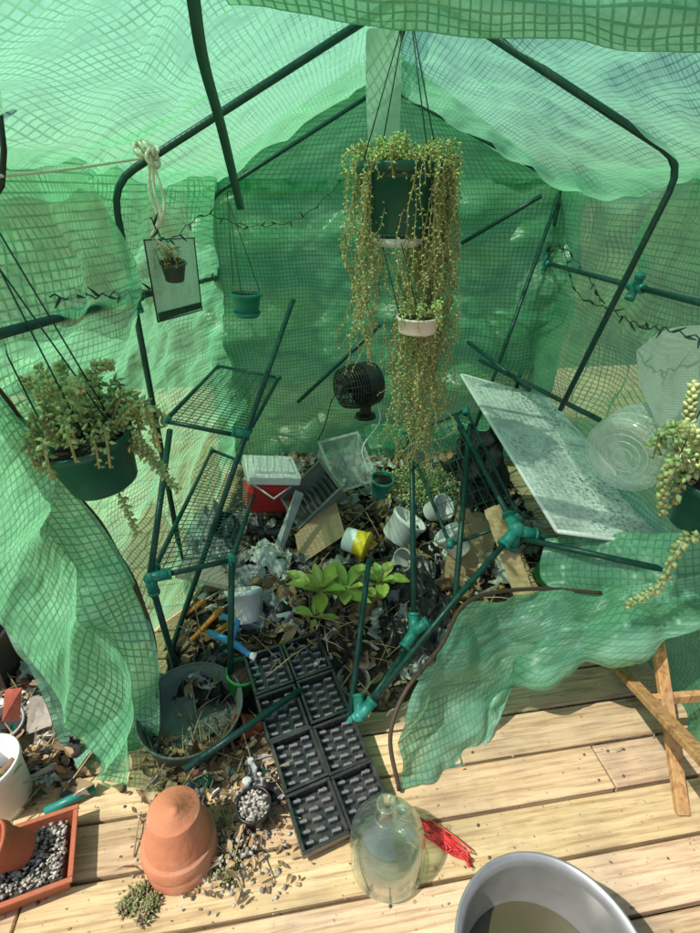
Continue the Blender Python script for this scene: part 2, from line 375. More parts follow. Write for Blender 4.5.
# ---------------------------------------------------------------- greenhouse
gh=empty('greenhouse')
XL,XR,YF,YB,ZE,ZR,XC=-.70,1.02,1.70,3.0,1.55,1.985,.165
b=MB(); PR=.0105
def jt(p,dirs,L=.06,r=.0155):
    for q in dirs:
        q=Vector(q); dd=(q-Vector(p)).normalized(); b.tube([Vector(p)-dd*.01,Vector(p)+dd*L],r,m_joint,10)
        b.tube([Vector(p)+dd*(L-.008),Vector(p)+dd*(L+.002)],r*1.12,m_joint,10)
def pole(*pts,r=PR,mat=None):
    pts=[Vector(p) for p in pts]
    b.tube(pts,r,mat or m_pole,9)
def bend(A,B,C,rad=.08):
    A,B,C=map(Vector,(A,B,C)); p=B+(A-B).normalized()*rad; q=B+(C-B).normalized()*rad
    return [p+( (B-p)*2*t*(1-t)+(q-p)*t*t ) for t in (0,.25,.5,.75,1)]
for Y in(YF,YB):
    if Y==YF: L0=W(189,599,YF); eL=W(112,183,YF); eR=W(684,162,YF); R0=W(560,410,1.9); ap=Vector((XC,YF,ZR+.01))
    else: L0=W(238,455,YB); eL=W(209,198,YB); eR=W(563,184,YB); R0=W(500,460,YB); ap=Vector((XC,YB,ZR))
    pole(L0,*bend(L0,eL,ap),ap-(ap-eL).normalized()*.03); pole(ap-(ap-eR).normalized()*.03,*bend(ap,eR,R0),R0)
    jt(ap,[eL,eR],.05)
    if Y==YF: FE=(eL,eR,ap,L0,R0)
    else: BE=(eL,eR,ap,L0,R0)
pole(FE[2],BE[2])
MRL=X_(135,297,-.665)
pole(X_(-60,350,-.66),MRL); pole(MRL,X_(216,278,-.70)); jt(MRL,[X_(0,330,-.66),X_(216,278,-.70),W(112,183,1.7),W(155,380,1.7)],.045)
pole(X_(770,320,1.0),X_(636,287,.985)); pole(X_(636,287,.985),W(546,263,2.98)); jt(X_(636,287,.985),[X_(770,320,1.0),W(546,263,2.98),W(684,162,1.7),W(600,350,1.8)],.045,)
jt(W(546,263,2.97),[W(636,287,1.8),W(563,184,3),W(530,330,3)],.05); jt(W(216,278,2.95),[MRL,W(209,198,3)],.05)
pole(W(462,243,2.9),W(541,196,2.6)); pole(W(298,402,2.8),W(380,325,2.6)); pole(W(563,184,2.98),W(503,352,2.8),W(470,440,2.6))
def shelf(c,nx,ny,rim=PR*.85):
    c=[Vector(p) for p in c]
    for i in range(4): pole(c[i],c[(i+1)%4],r=rim)
    for i in range(1,nx):
        t=i/nx; b.tube([c[0].lerp(c[1],t),c[3].lerp(c[2],t)+Vector((0,0,U(-.004,.004)))],.0017,m_wireg,5)
    for i in range(1,ny):
        t=i/ny; b.tube([c[0].lerp(c[3],t)+Vector((0,0,.003)),c[1].lerp(c[2],t)+Vector((0,0,.003))],.0017,m_wireg,5)
    for p in c: jt(p,[c[0].lerp(c[2],.5)],.02,.014)
shelf([W(165,421,1.7),W(246,437,1.75),W(279,378,2.7),W(218,366,2.85)],9,28)
shelf([W(150,578,1.24),W(232,560,1.35),W(262,470,2.4),W(212,450,2.6)],9,36)
pole(W(293,300,2.2),W(246,434,1.75),W(168,660,1.32)); pole(W(150,578,1.24),G(182,690,0)); pole(W(150,578,1.24),W(170,430,1.65)); pole(W(232,560,1.35),W(230,680,1.2))
pole(G(184,770,.12),G(300,690,.14)); pole(W(160,690,1.22),W(235,640,1.35)); jt(W(150,578,1.24),[W(232,560,1.35),G(182,690),W(212,450,2.6)],.06,.017); jt(W(160,688,1.22),[W(150,578,1.24),W(235,640,1.35)],.05,.017)
jt(W(246,434,1.75),[W(165,421,1.7),W(279,378,2.7)],.05)
pole(G(95,788,.02),G(45,812,.02),r=.0125,mat=m_joint)
J=W(516,530,1.5); K=W(360,716,1.06)
pole(W(455,415,2.2),J); pole(J,W(455,600,1.3),K); pole(J,W(625,556,1.5)); jt(J,[W(455,415,2.2),W(455,600,1.3),W(625,556,1.5),J+Vector((0,0,-.2))],.075,.021)
b.lathe([(0.001,.03),(.02,.025),(.03,0),(.02,-.025),(.001,-.03)],TR(J),m_joint,16)
pole(W(411,380,2.0),W(414,640,1.3)); jt(W(414,632,1.28),[W(411,380,2.0),K,W(455,600,1.3)],.06,.018)
pole(W(369,560,1.5),W(350,714,1.07)); pole(K,W(413,640,1.28)); jt(K,[W(455,600,1.3),W(350,600,1.4),W(330,725,1.1)],.06,.018)
pole(W(530,390,2.3),W(468,342,2.7)); pole(W(470,425,2.1),W(455,600,1.35)); pole(W(480,360,2.5),W(600,420,1.9)); 
pole(W(505,535,1.52),W(690,575,1.25))
shelf([W(466,410,2.2),W(520,520,1.6),W(450,545,1.6),W(405,435,2.3)],10,9,PR*.7)
b.obj('frame',gh)
def V(x,y,z): return Vector((x,y,z))
xo=XL-.03; xr=XR+.04
sheet('cover_left_wall',[[V(xo+.02,.75,z) if z>.1 else V(xo,.9,z),V(xo-.03,1.3,z),V(xo-.02,1.75,z),V(xo-.05,2.35,z),V(xo+.0,3.12,z)] for z in(1.63,1.2,.8,.38,0.005)],m_cov,110,90,.08,2.2,1,gh,.9)
sheet('cover_right_wall',[[V(xr-.02,.9,z),V(xr+.03,1.3,z),V(xr+(-.02),1.75,z),V(xr+.04,2.35,z),V(xr+.02,3.12,z)] for z in(1.63,1.2,.8,.38,0.005)],m_cov,110,90,.085,2.2,2,gh,.9)
sheet('cover_back_wall',[[V(xo-.1,YB+.05,z),V(-.3,YB+.08,z),V(.15,YB+.03,z),V(.6,YB+.09,z),V(xr+.15,YB+.05,z)] for z in(1.60,1.15,.75,.35,0.005)],m_cov_back,120,110,.15,1.7,3,gh,1.0,(1,1,1.4))
sheet('cover_back_gable',[[V(xo-.1,YB+.04,1.54),V(-.28,YB+.04,1.54),V(.15,YB+.04,1.54),V(.6,YB+.04,1.54),V(xr+.12,YB+.04,1.54)],[V(xo+.30,YB+.04,1.80),V(-.15,YB+.04,1.82),V(.16,YB+.04,1.84),V(.46,YB+.04,1.82),V(.74,YB+.04,1.80)],[V(XC-.12,YB+.04,2.08),V(XC-.05,YB+.04,2.08),V(XC,YB+.04,2.08),V(XC+.05,YB+.04,2.08),V(XC+.12,YB+.04,2.08)]],m_cov_back,60,30,.02,3,4,gh)
sheet('cover_roof_left',[[V(XC+.05,y,2.03),V(XC-.22,y,1.91),V(XC-.44,y,1.79),V(XC-.66,y,1.67),V(xo-.12,y,1.53)] for y in(.6,1.3,1.72,2.3,3.2)],m_cov_roof,70,90,.05,2.6,5,gh,.8)
sheet('cover_roof_right',[[V(XC-.05,y,2.04),V(XC+.22,y,1.92),V(XC+.44,y,1.81),V(XC+.66,y,1.69),V(xr+.06,y,1.56)] for y in(.9,1.3,1.72,2.3,3.2)],m_cov_roof,70,90,.05,2.6,6,gh,.8)
sheet('cover_rolled_door',[[W(225,-70,1.15),W(400,-80,1.12),W(560,-60,1.1),W(760,-40,1.1)],[W(215,-30,1.12),W(400,-10,1.08),W(560,5,1.06),W(760,15,1.06)],[W(230,2,1.16),W(400,28,1.12),W(560,42,1.1),W(760,55,1.1)]],m_cov_pale,90,26,.02,5,7,gh)
edge=[W(-8,380,1.0),W(60,470,1.1),W(115,545,1.15),W(150,622,1.13),W(159,705,1.08),W(148,755,1.04),G(122,789,.01)]
left=[W(-130,400,.95),W(-110,470,.97),W(-70,560,1.0),W(-5,610,1.05),W(40,690,1.05),W(62,745,1.03),G(80,775,.01)]
rows=[[l,l.lerp(e,.35)+V(0,.05,0),l.lerp(e,.7)+V(0,-.03,0),e] for l,e in zip(left,edge)]
sheet('door_flap_left',rows,m_cov_pale,80,120,.05,4.5,8,gh,.9)
b=MB(); pts=[crl(edge,i/50)+V(0,-.006,0) for i in range(51)]; b.tube(pts,[.007+.002*math.sin(i) for i in range(51)],m_zip,7)
top=[W(468,600,1.2),W(530,590,1.3),W(605,592,1.3),W(650,585,1.25),W(760,560,1.2)]
mid=[W(420,668,1.1),W(500,640,1.2),W(575,618,1.22),W(640,612,1.2),W(760,600,1.15)]
md2=[W(393,715,1.0),W(455,690,1.12),W(520,655,1.18),W(590,628,1.16),W(700,628,1.1)]
bot=[G(399,788,.012),W(462,766,.98),W(497,728,1.08),W(492,700,1.12),W(560,655,1.15)]
sheet('door_flap_right',[top,mid,md2,bot],m_cov_pale,100,80,.045,5,9,gh,.9)
sheet('cover_front_skirt',[[W(545,540,1.5),W(620,535,1.45),W(700,530,1.3),W(780,520,1.2)],[W(540,575,1.42),W(610,575,1.36),W(700,575,1.25),W(780,565,1.1)],[W(560,600,1.32),W(620,612,1.28),W(700,625,1.18),W(780,635,1.1)],[W(585,632,1.25),W(640,634,1.2),W(700,636,1.15),W(780,650,1.05)]],m_cov_pale,70,50,.045,5,10,gh,.9)
e2=[W(600,592,1.29),W(530,588,1.29),W(468,600,1.19),W(440,645,1.1),W(405,690,1.04),W(390,735,.97),G(399,788,.014)]
b.tube([crl(e2,i/50)+V(0,-.008,.003) for i in range(51)],.0065,m_zip,7)
st=[W(192,-10,.95),W(203,60,1.08),W(222,130,1.25),W(241,210,1.45)]
b.grid(lambda u,v:crl(st,v)+V((u-.5)*.02,.006*math.sin(u*3),0),3,24,m_potgreen)
b.tube([W(-3,90,1.1),W(4,150,1.1),W(2,185,1.1),W(-8,200,1.1)],.006,m_blackp,6)
b.obj('zippers_and_ties',gh)
sheet('vent_window_left',[[X_(144,240,-.61),X_(194,238,-.64)],[X_(150,280,-.61),X_(198,275,-.64)],[X_(158,322,-.62),X_(202,310,-.64)]],m_white_vent,10,10,.006,6,1,gh)
sheet('vent_window_right',[[X_(636,350,.96),X_(672,328,.96),X_(760,325,.95)],[X_(640,385,.955),X_(672,378,.955),X_(760,375,.95)],[X_(658,425,.94),X_(672,432,.93),X_(760,440,.93)]],m_white_vent,14,14,.006,5,2,gh)
b=MB()
ring=[X_(144,240,-.60),X_(194,238,-.63),X_(202,310,-.63),X_(158,322,-.61),X_(144,240,-.60)]
b.tube(ring,.0025,m_blackp,6)
b.grid(lambda u,v:(X_(158,313,-.605).lerp(X_(201,302,-.625),u))+V(0,0,-.025*v),4,2,m_blackp)
b.obj('vent_frame',gh)
# ---------------------------------------------------------------- string lights
def lights(paths,name):
    b=MB()
    for P in paths:
        n=len(P)*9
        pts=[crl(P,i/n)+V(0,0,.006*math.sin(i*1.7)) for i in range(n+1)]; b.tube(pts,.002,m_wire,5)
        for i in range(2,n,3):
            dd=V(U(-1,1),U(-1,0),U(-1,1)); b.tube([pts[i],pts[i]+dd.normalized()*.014,pts[i]+dd.normalized()*.034],[.0035,.004,.001],m_wire,6)
    b.obj(name)
lights([[X_(50,297,-.64),X_(100,296,-.64),X_(136,290,-.64),X_(180,287,-.66),X_(214,276,-.68)],[W(150,218,1.5),W(170,240,1.9),W(205,215,2.6),W(250,226,2.85),W(300,218,2.85),W(345,178,2.85)]],'string_lights')
lights([[W(562,240,2.85),W(575,290,2.4),W(610,310,2.0),W(640,325,1.6),W(670,330,1.45),W(720,345,1.3)],[W(545,262,2.85),W(560,245,2.7),W(590,280,2.3),W(600,300,2.0)]],'string_lights')
# ---------------------------------------------------------------- debris heap
def front(x): return 1.15+max(0,x-.12)*.62
def hh(x,y):
    t=max(0,min(1,(x+.68)/.2))*max(0,min(1,(.98-x)/.2))*max(0,min(1,(y-front(x))/.25))*max(0,min(1,(2.98-y)/.3))
    n=noise.noise(V(x*3,y*3,1))*.5+noise.noise(V(x*8,y*8,4))*.25
    return t*(.13+.12*n+.04*math.sin(y*2))-.012*(t<.03)
b=MB(); b.grid(lambda u,v:V(-.7+u*1.7,1.05+v*1.93,hh(-.7+u*1.7,1.05+v*1.93)+noise.noise(V(u*90,v*90,0))*.006),150,150,m_soil); b.obj('soil_pile',recentre=False)
b=MB()
def rdir(zmax=1): 
    v=V(U(-1,1),U(-1,1),U(-.3,zmax)); return v.normalized()
def scrap(b,p,kind,s=1):
    if kind=='leaf': b.leaf(p,rdir(.5),V(0,0,1),U(.025,.06)*s,U(.006,.015)*s,m_dead,U(-.5,.8),U(0,.6),gt(.4,1.6))
    elif kind=='stick':
        q=rdir(.4)*U(.06,.25)*s; b.tube([p,p+q*.5+V(0,0,.01),p+q],[.0025,.002,.001],m_stem,5,tint=gt(.6,1.8))
    elif kind=='label':
        b.box((U(.012,.02),U(.07,.12),.0015),TR(p,rdir(1.5),rdir(.3)),random.choice((m_white,m_paper,m_white,m_yellow)),gt(.8,1.2),bev=0)
    elif kind=='shard':
        a=U(0,6.28);w_=U(.012,.042)*s; n=random.randint(3,7); M4=TR(p,rdir(1.6)); bd=U(-.01,.01)
        vs=[M4@V(math.cos(2*math.pi*i/n)*w_*U(.5,1.2),math.sin(2*math.pi*i/n)*w_*U(.5,1.2),U(-.003,.006)+bd) for i in range(n)]
        vs+=[v+(M4.to_3x3()@V(0,0,-.003)) for v in vs]
        fs=[tuple(range(n)),tuple(range(2*n-1,n-1,-1))]+[(i,n+i,n+(i+1)%n,(i+1)%n) for i in range(n)]
        b.add(vs,fs,random.choice((m_terra,m_grey,m_blackp,m_card,m_paper,m_sheet,m_potgreen,m_blackp,m_dgrey,m_stem,m_card)),False,gt(.5,1.15))
    elif kind=='film':
        M4=TR(p,rdir(1.5)); w_=U(.03,.1)*s; sd=R()*50; mt=random.choice((m_sheet,m_blackp,m_paper,m_blacknet,m_sheet,m_dead,m_blackp,m_card))
        b.grid(lambda u,v:M4@V((u-.5)*w_*2*(.8+.4*noise.noise(V(v*3,sd,0))),(v-.5)*w_*1.4,(noise.noise(V(u*4,v*4,sd))+.5*noise.noise(V(u*9,v*9,sd)))*w_*.6),11,10,mt,gt(.6,1.2),True)
    elif kind=='stone': 
        r=U(.004,.014)*s; M4=TR(p,rdir()); b.lathe([(.0005,r*.6),(r*.7,r*.45),(r,0),(r*.7,-r*.4),(.0005,-r*.6)],M4,m_gravel,6,.15,gt(.4,1.4))
for i in range(4600):
    x=U(-.62,.92); yv=U(1.2,2.9)
    if yv<front(x)+.05: continue
    k=random.choices(('leaf','stick','label','shard','film','stone'),(44,19,4,12,6,16))[0]
    scrap(b,V(x,yv,hh(x,yv)+U(.0,.03)),k)
b.obj('debris')
b=MB()
for i in range(420):
    p=G(U(150,285),U(735,805),U(0,.03)); scrap(b,p,random.choices(('leaf','stick','shard','stone','film'),(45,15,8,35,2))[0],.8)
for i in range(220):
    p=G(U(130,300),U(780,900),0); 
    p.z=.004; scrap(b,p,random.choices(('leaf','stick','stone'),(40,10,50))[0],.45)
for i in range(300):
    x=random.gauss(0,.07);y_=random.gauss(0,.06); p=G(235,845,0)+V(x,y_,.005+max(0,.03-abs(x)*.3)); scrap(b,p,random.choice(('leaf','stone','stone')),.6)
for i in range(200):
    p=G(U(20,700),U(700,930),0); p.z=.003; scrap(b,p,random.choices(('leaf','stone','stick'),(20,70,6))[0],.22)
b.obj('leaf_litter')
# ---------------------------------------------------------------- helpers for pots
def pot(b,mtx,r,h,mat,rim=.12,taper=.72,fill=None,n=36,th=.004,saucer=None,tint=None):
    rb=r*taper; hr=h*rim*1.3
    b.lathe([(.0005,0),(rb*.97,0),(rb,.004),(rb+(r*.94-rb)*.98*(1-hr/h),h-hr),(r*.99,h-hr+.002),(r,h-.004),(r-.002,h),(r-th-.002,h),(r-th-.003,h-.004),(rb-th,.012),(.0005,.01)],mtx,mat,n,tint=tint)
    if fill: 
        rr=rb+(r-rb)*.85-th
        b.lathe([(.0005,h*.9),(rr*.5,h*.88),(rr,h*.84)],mtx,fill,20)
    if saucer: b.lathe([(.0005,-.012),(rb*1.0,-.012),(rb*1.25,.012),(rb*1.22,.012),(rb*.98,-.005),(.0005,-.005)],mtx,saucer,n)
def stones(b,mtx,r,z,n,mat=m_gravel):
    for i in range(n):
        a=U(0,6.28);q=r*math.sqrt(R()); s=U(.003,.008)
        M4=mtx@Matrix.Translation((q*math.cos(a),q*math.sin(a),z))@Matrix.Rotation(U(0,3),4,'X')
        b.lathe([(.0004,s*.6),(s,0),(.0004,-s*.6)],M4,mat,5,.1,gt(.4,1.5))
def strand(b,p0,out,drop,reach,lm,leafL,leafW,step,stemr=.0012,sw=.02,tints=(.6,1.25),rise=.03,green=0,ang=.9):
    out=Vector(out); n=max(6,int(drop/.03)); pts=[]; sd=R()*90
    for i in range(n+1):
        t=i/n; q=min(1,t*n/5)
        p=p0+out*reach*(1-(1-q)**2)+V(0,0,rise*math.sin(min(1,t*n/6)*math.pi)-drop*max(0,(t-.04))**1.05)
        p+=V(noise.noise(V(t*drop*7,sd,0)),noise.noise(V(t*drop*7,sd,9)),0)*sw*(t+.15)*1.6
        pts.append(p)
    b.tube(pts,stemr,m_stem,5,tint=(1.2,1.3,.9))
    L=sum((pts[i+1]-pts[i]).length for i in range(n)); m=int(L/step)
    for k in range(m):
        t=(k+.5)/m; p=crl(pts,t); a=k*2.4; dn=(crl(pts,min(1,t+.02))-p)
        if dn.length<1e-6: dn=V(0,0,-1)
        dn.normalize(); x=dn.orthogonal().normalized(); yy=dn.cross(x)
        dd=(x*math.cos(a)+yy*math.sin(a))*ang+dn*U(.2,.9)
        g=U(*tints); s=U(.7,1.2)*(1 if t<.9 else .7)
        b.bead(p,dd,leafL*s,leafW*s,lm,(g*U(.9,1.1),g*(1+green*R()),g*U(.7,1)))
def tail(b,P,n,L,w,sp_=.8):
    for k in range(n):
        t=k/(n-1); p=crl(P,t); dn=(crl(P,min(1,t+.05))-crl(P,max(0,t-.05))).normalized(); x=dn.orthogonal().normalized(); yy=dn.cross(x); a=k*2.4; g=U(.75,1.3)
        b.bead(p,(x*math.cos(a)+yy*math.sin(a))+dn*sp_,L*(1.1-.45*t)*U(.85,1.1),w,m_burro,(g*U(.95,1.15),g*1.05,g*.8))
    b.tube([crl(P,i/8) for i in range(9)],w*.5,m_burro,5)
def hang(b,top,c,r,n=3,a0=.5,wr=.0018,mat=None):
    for i in range(n):
        a=a0+2*math.pi*i/n; b.tube([c+V(r*math.cos(a),r*math.sin(a),0),top],wr,mat or m_wire,5)
    b.tube([top+V(0,0,.0),top+V(.0,0,.03),top+V(.012,0,.045),top+V(.02,0,.03)],.0025,mat or m_wire,6)
# centre hanging plant
b=MB(); C=W(401,188,1.6); r=.122; h=.17; base=C-V(0,0,.11)
pot(b,TR(base),r,h,m_potgreen,fill=m_soil); 
b.lathe([(.0005,-.035),(.06,-.035),(.075,-.012),(.07,-.012),(.0005,-.02)],TR(base),m_white,28)
hang(b,V(.14,1.62,1.95),base+V(0,0,h),r*.97,4)
for i in range(135):
    rt=R()<.74
    a=U(-1.45,1.0) if rt else U(2.7,4.0)
    o=V(math.cos(a),math.sin(a),0); p0=base+V(0,0,h-.005)+o*r*U(.5,.95)
    dr=U(.25,1.0) if rt else U(.2,.62)
    if -2.5<a<-.95 and R()<.7: dr=U(.03,.16)
    strand(b,p0,o,dr,U(-.02,.05)+.01,m_straw,.013,.003,.0095,sw=.05,green=.2,tints=(.45,1.25))
for i in range(36):
    a=U(-.3,1.8); o=V(math.cos(a),math.sin(a),0); strand(b,base+V(.03,0,h)+o*r*.9,V(.1,.3,0),U(.7,1.05),.05,m_straw,.012,.003,.0095,sw=.08,green=.2,tints=(.45,1.2))
for i in range(70):
    a=U(0,6.28); o=V(math.cos(a),math.sin(a),0); strand(b,base+V(0,0,h)+o*r*U(0,.9),o,.04,U(.03,.08),m_straw,.014,.0034,.007,rise=U(.03,.08),green=.5,sw=.05)
b.obj('hanging_plant')
b=MB(); C=W(417,332,1.5); pot(b,TR(C),.062,.045,m_white,taper=.88,fill=m_soil,tint=(1,.84,.78)); 
for i in range(3):
    a=.5+2.09*i; b.tube([C+V(.06*math.cos(a),.06*math.sin(a),.045),base+V(.06*math.cos(a),-.05+.04*math.sin(a),-.02)],.0015,m_wire,5)
for i in range(30):
    a=U(0,6.28);o=V(math.cos(a),math.sin(a),0); strand(b,C+V(0,0,.04)+o*.04*R(),o,U(.01,.03) if math.sin(a)<0 else U(.1,.4),U(.02,.04),m_straw,.013,.003,.008,rise=.05,green=.6)
b.obj('hanging_plant')
b=MB(); C=G(425,492,.28)
for i in range(80):
    a=U(0,6.28);o=V(math.cos(a),math.sin(a)*.7,0); strand(b,C+V(U(-.12,.12),U(-.1,.1),U(0,.06)),o,U(.02,.1),U(.03,.14),m_burro if R()<.4 else m_straw,.022,.004,.01,rise=.06,green=.4)
b.obj('trailing_plant')
# left hanging plant
b=MB(); base=W(106,482,1.10); r=.108;h=.13; ax=V(-.14,-.1,1)
MT=TR(base,ax); pot(b,MT,r,h,m_potgreen,fill=m_soil); topc=base+ax.normalized()*h
for q in((-20,230),(-50,240),(-5,225)): b.tube([topc+V((q[0]+25)*.003,U(-.08,.08),0),W(q[0],q[1],1.05)],.002,m_wire,5)
b.tube([topc+V(.08,0,0),W(-10,255,1.05)],.002,m_wire,5)
for i in range(40):
    a=U(-.2,3.4) if i<32 else U(3.4,6.1); o=V(math.cos(a),math.sin(a),0)
    strand(b,topc+o*r*U(.1,.7),o,U(.0,.04),U(.05,.12),m_burro,.022,.005,.0075,.003,.02,(.5,1.25),rise=U(.04,.11),green=.2)
for px,py,yy_ in((178,490,1.1),(137,533,1.1),(152,455,1.1),(165,470,1.2),(5,385,1.1),(22,362,1.2),(112,365,1.15),(60,368,1.15),(0,430,1.1),(38,395,1.0),(80,388,1.0),(92,380,1.2)):
    e=W(px,py,yy_); s=topc+(e-topc).normalized()*.05; tail(b,[s,s.lerp(e,.4)+V(0,0,.055),s.lerp(e,.75)+V(0,0,.03),e],56,.024,.0058,.5)
b.obj('hanging_plant')
# right hanging plant
b=MB(); base=W(697,522,1.15); r=.105; pot(b,TR(base,(.05,-.1,1)),r,.14,m_potgreen,fill=m_soil); topc=base+V(.006,-.012,.14)
hang(b,topc+V(.02,.05,.9),topc,r*.97)
for i in range(20):
    a=U(0,3.6);o=V(math.cos(a),math.sin(a),0); strand(b,topc+o*r*U(.1,.8),o,U(.0,.06),U(.03,.1),m_burro,.028,.008,.0085,.003,.02,(.7,1.3),rise=U(.03,.08),green=.2)
for P in([topc,W(680,462,1.08),W(664,480,1.07),W(662,512,1.08)],[W(720,540,1.1),W(685,540,1.07),W(660,585,1.07),W(628,604,1.07)],[topc,W(690,430,1.12),W(694,385,1.12)],[topc,W(700,440,1.05),W(682,425,1.05)]):
    tail(b,P,64,.028,.0085)
b.obj('hanging_plant')
b=MB(); base=W(247,314,2.6); pot(b,TR(base,(.05,0,1)),.076,.1,m_teal,fill=m_soil,saucer=m_teal); hang(b,W(228,200,2.7),base+V(0,0,.1),.074); 
for i in range(12): a=U(0,6.28);o=V(math.cos(a),math.sin(a),0); b.tube([base+V(0,0,.09)+o*.03,base+V(0,0,.13)+o*.07],.0015,m_stem,4)
b.obj('hanging_pot')
b=MB(); base=W(175,280,1.78); pot(b,TR(base,(.1,-.2,1)),.042,.06,m_dgrey,fill=m_soil); kn=W(150,152,1.66)
for i in range(9): a=U(0,6.28);o=V(math.cos(a),math.sin(a),0); strand(b,base+V(-.01,-.02,.06),o,.02,.04,m_straw,.012,.003,.008,rise=.05)
for q in((-.035,-.02),(.035,0),(0,.03)): b.tube([base+V(q[0],q[1],.06),W(152,236,1.68)],.0022,m_rope,6)
for dx in(-.008,.0,.009): b.tube([crl([kn,kn+V(dx*2,-.005,-.08),kn+V(dx,0,-.16),W(152,238,1.68)],i/12)+V(.003*math.sin(i+dx*900),0,0) for i in range(13)],.004,m_rope,7)
for i in range(7):
    a0=U(0,6.28); nrm=rdir(); M4=TR(kn+V(U(-.025,.02),U(-.01,.01),U(-.02,.02)),nrm); b.tube([M4@V(.02*math.cos(a0+t*.6),.02*math.sin(a0+t*.6),.006*math.sin(t)) for t in range(11)],.005,m_rope,7)
b.obj('macrame_hanger')
b=MB(); P=[X_(-60,182,-.64),X_(0,176,-.64),X_(60,170,-.64),W(145,158,1.66)]; b.tube([crl(P,i/24) for i in range(25)],.0035,m_rope,6); b.obj('rope')
b=MB(); P0=[W(366,28,1.95),W(366,90,1.95),W(368,142,1.95)]; P1=[W(400,26,1.95),W(401,90,1.95),W(399,143,1.95)]
b.grid(lambda u,v:crl(P0,v).lerp(crl(P1,v),u)+V(0,.01*math.sin(u*3+v*5),0),8,20,M('plastic_strip_pale',(.5,.66,.55),.5,.15,10,.05,transl=.4)); b.tube([P0[0].lerp(P1[0],.5),V(.13,1.95,2.0)],.002,m_wire,5); b.obj('plastic_strip')
# ---------------------------------------------------------------- fan
b=MB(); C=W(357,386,2.2); ax=V(-.85,-.5,.0).normalized(); MT=TR(C,ax,(0,0,1)); FS=1.0
MT=MT@Matrix.Scale(FS,4)
for k in range(11):
    z=.07-.012*k; rr=.085+.012*math.sin(k/10*math.pi); pts=[MT@V(rr*math.cos(a),rr*math.sin(a),z) for a in [i*2*math.pi/24 for i in range(25)]]; b.tube(pts,.003,m_blackp,5,False)
for k in range(20):
    a=k*math.pi/10; b.tube([MT@V(.02*math.cos(a),.02*math.sin(a),.085),MT@V(.085*math.cos(a),.085*math.sin(a),.07),MT@V(.098*math.cos(a),.098*math.sin(a),0),MT@V(.085*math.cos(a),.085*math.sin(a),-.05)],.0022,m_blackp,5)
for rr in (.025,.045,.065): b.tube([MT@V(rr*math.cos(i*.2618),rr*math.sin(i*.2618),.083) for i in range(25)],.002,m_blackp,5,False)
b.lathe([(.0005,.09),(.022,.088),(.024,.06),(.024,.02)],MT,m_blackp,20)
b.lathe([(.098,-.01),(.101,-.05),(.095,-.085),(.06,-.11),(.0005,-.115)],MT,m_blackp,28)
for k in range(5):
    a=k*2*math.pi/5; b.grid(lambda u,v:MT@V(*( (lambda rr,aa:(rr*math.cos(aa),rr*math.sin(aa),.03*(u-.5)+.02))(.02+.058*v,a+(u-.5)*.9))),6,5,m_blackp)
b.box((.05,.04,.1),TR(C+V(.04,.03,-.1)),m_blackp); b.lathe([(.0005,-.16),(.05,-.16),(.045,-.145),(.0005,-.14)],TR(C+V(.04,.03,0)),m_blackp,24)
P=[C+V(.07,.05,-.05),W(380,420,2.2),W(362,450,2.2),W(375,480,2.15)]; b.tube([crl(P,i/16) for i in range(17)],.004,m_white,6)
P=[C+V(-.05,.05,.0),W(332,400,2.6),W(325,425,2.6),W(318,440,2.5)]; b.tube([crl(P,i/16) for i in range(17)],.003,m_blackp,6)
b.obj('fan')
# ---------------------------------------------------------------- cooler
b=MB(); C=W(268,490,2.1); xx=V(.9,.3,-.2); zz=V(.2,.0,.95); MT=TR(C,zz,xx)
b.box((.22,.18,.17),MT,m_red,taper=.92); b.box((.24,.2,.045),MT@Matrix.Translation((0,0,.109)),m_white); b.box((.18,.14,.012),MT@Matrix.Translation((0,0,.138)),m_white); b.tube([MT@V(-.12,.0,.05),MT@V(-.13,-.06,.10),MT@V(-.0,-.12,.03),MT@V(.13,-.06,.10),MT@V(.12,0,.05)],.005,m_white,7)
b.obj('cooler')
def openbox(b,MT,sx,sy,h,th,mat,taper=.85,rim=.012):
    for (ax,s) in((0,1),(0,-1),(1,1),(1,-1)):
        def fn(u,v,ax=ax,s=s):
            k=taper+(1-taper)*v
            x,y=(s*sx*k,(u*2-1)*sy*k) if ax==0 else ((u*2-1)*sx*k,s*sy*k)
            return MT@V(x,y,h*v)
        b.grid(fn,6,6,mat,smooth=False)
    b.grid(lambda u,v:MT@V((u*2-1)*sx*taper,(v*2-1)*sy*taper,0),2,2,mat,smooth=False)
    for s in(1,-1):
        b.box((2*sx+2*rim,rim,rim*.6),MT@Matrix.Translation((0,s*(sy+rim/2),h)),mat); b.box((rim,2*sy-.002,rim*.6),MT@Matrix.Translation((s*(sx+rim/2),0,h)),mat)
m_frost=M('plastic_frosted_grey',(.22,.23,.22),.35,.3,10,.1,dirt=.6,transl=.3)
b=MB(); C=W(324,500,2.05); MT=TR(C,V(-.45,-.55,.6),V(.55,.1,.6)); 
openbox(b,MT,.12,.085,.12,.004,m_frost)
for k in range(7): b.box((.003,.15,.05),MT@Matrix.Translation((-.09+k*.03,0,.03)),m_frost)
b.obj('storage_bin')
b=MB(); C=W(340,470,2.25); MT=TR(C,V(.3,-.5,.6),V(.8,.5,0)); openbox(b,MT,.1,.12,.12,.004,m_clear); b.obj('storage_bin')
def board(name,c,th,mat):
    b=MB(); c=[Vector(p) for p in c]; n=(c[1]-c[0]).cross(c[3]-c[0]).normalized()*th; vs=c+[p-n for p in c]
    b.add(vs,[(0,1,2,3),(7,6,5,4),(0,4,5,1),(1,5,6,2),(2,6,7,3),(3,7,4,0)],mat,False); return b.obj(name)
board('cardboard_sheet',[W(295,535,1.85),W(335,498,2.0),W(345,535,1.85),W(300,565,1.75)],.004,m_card)
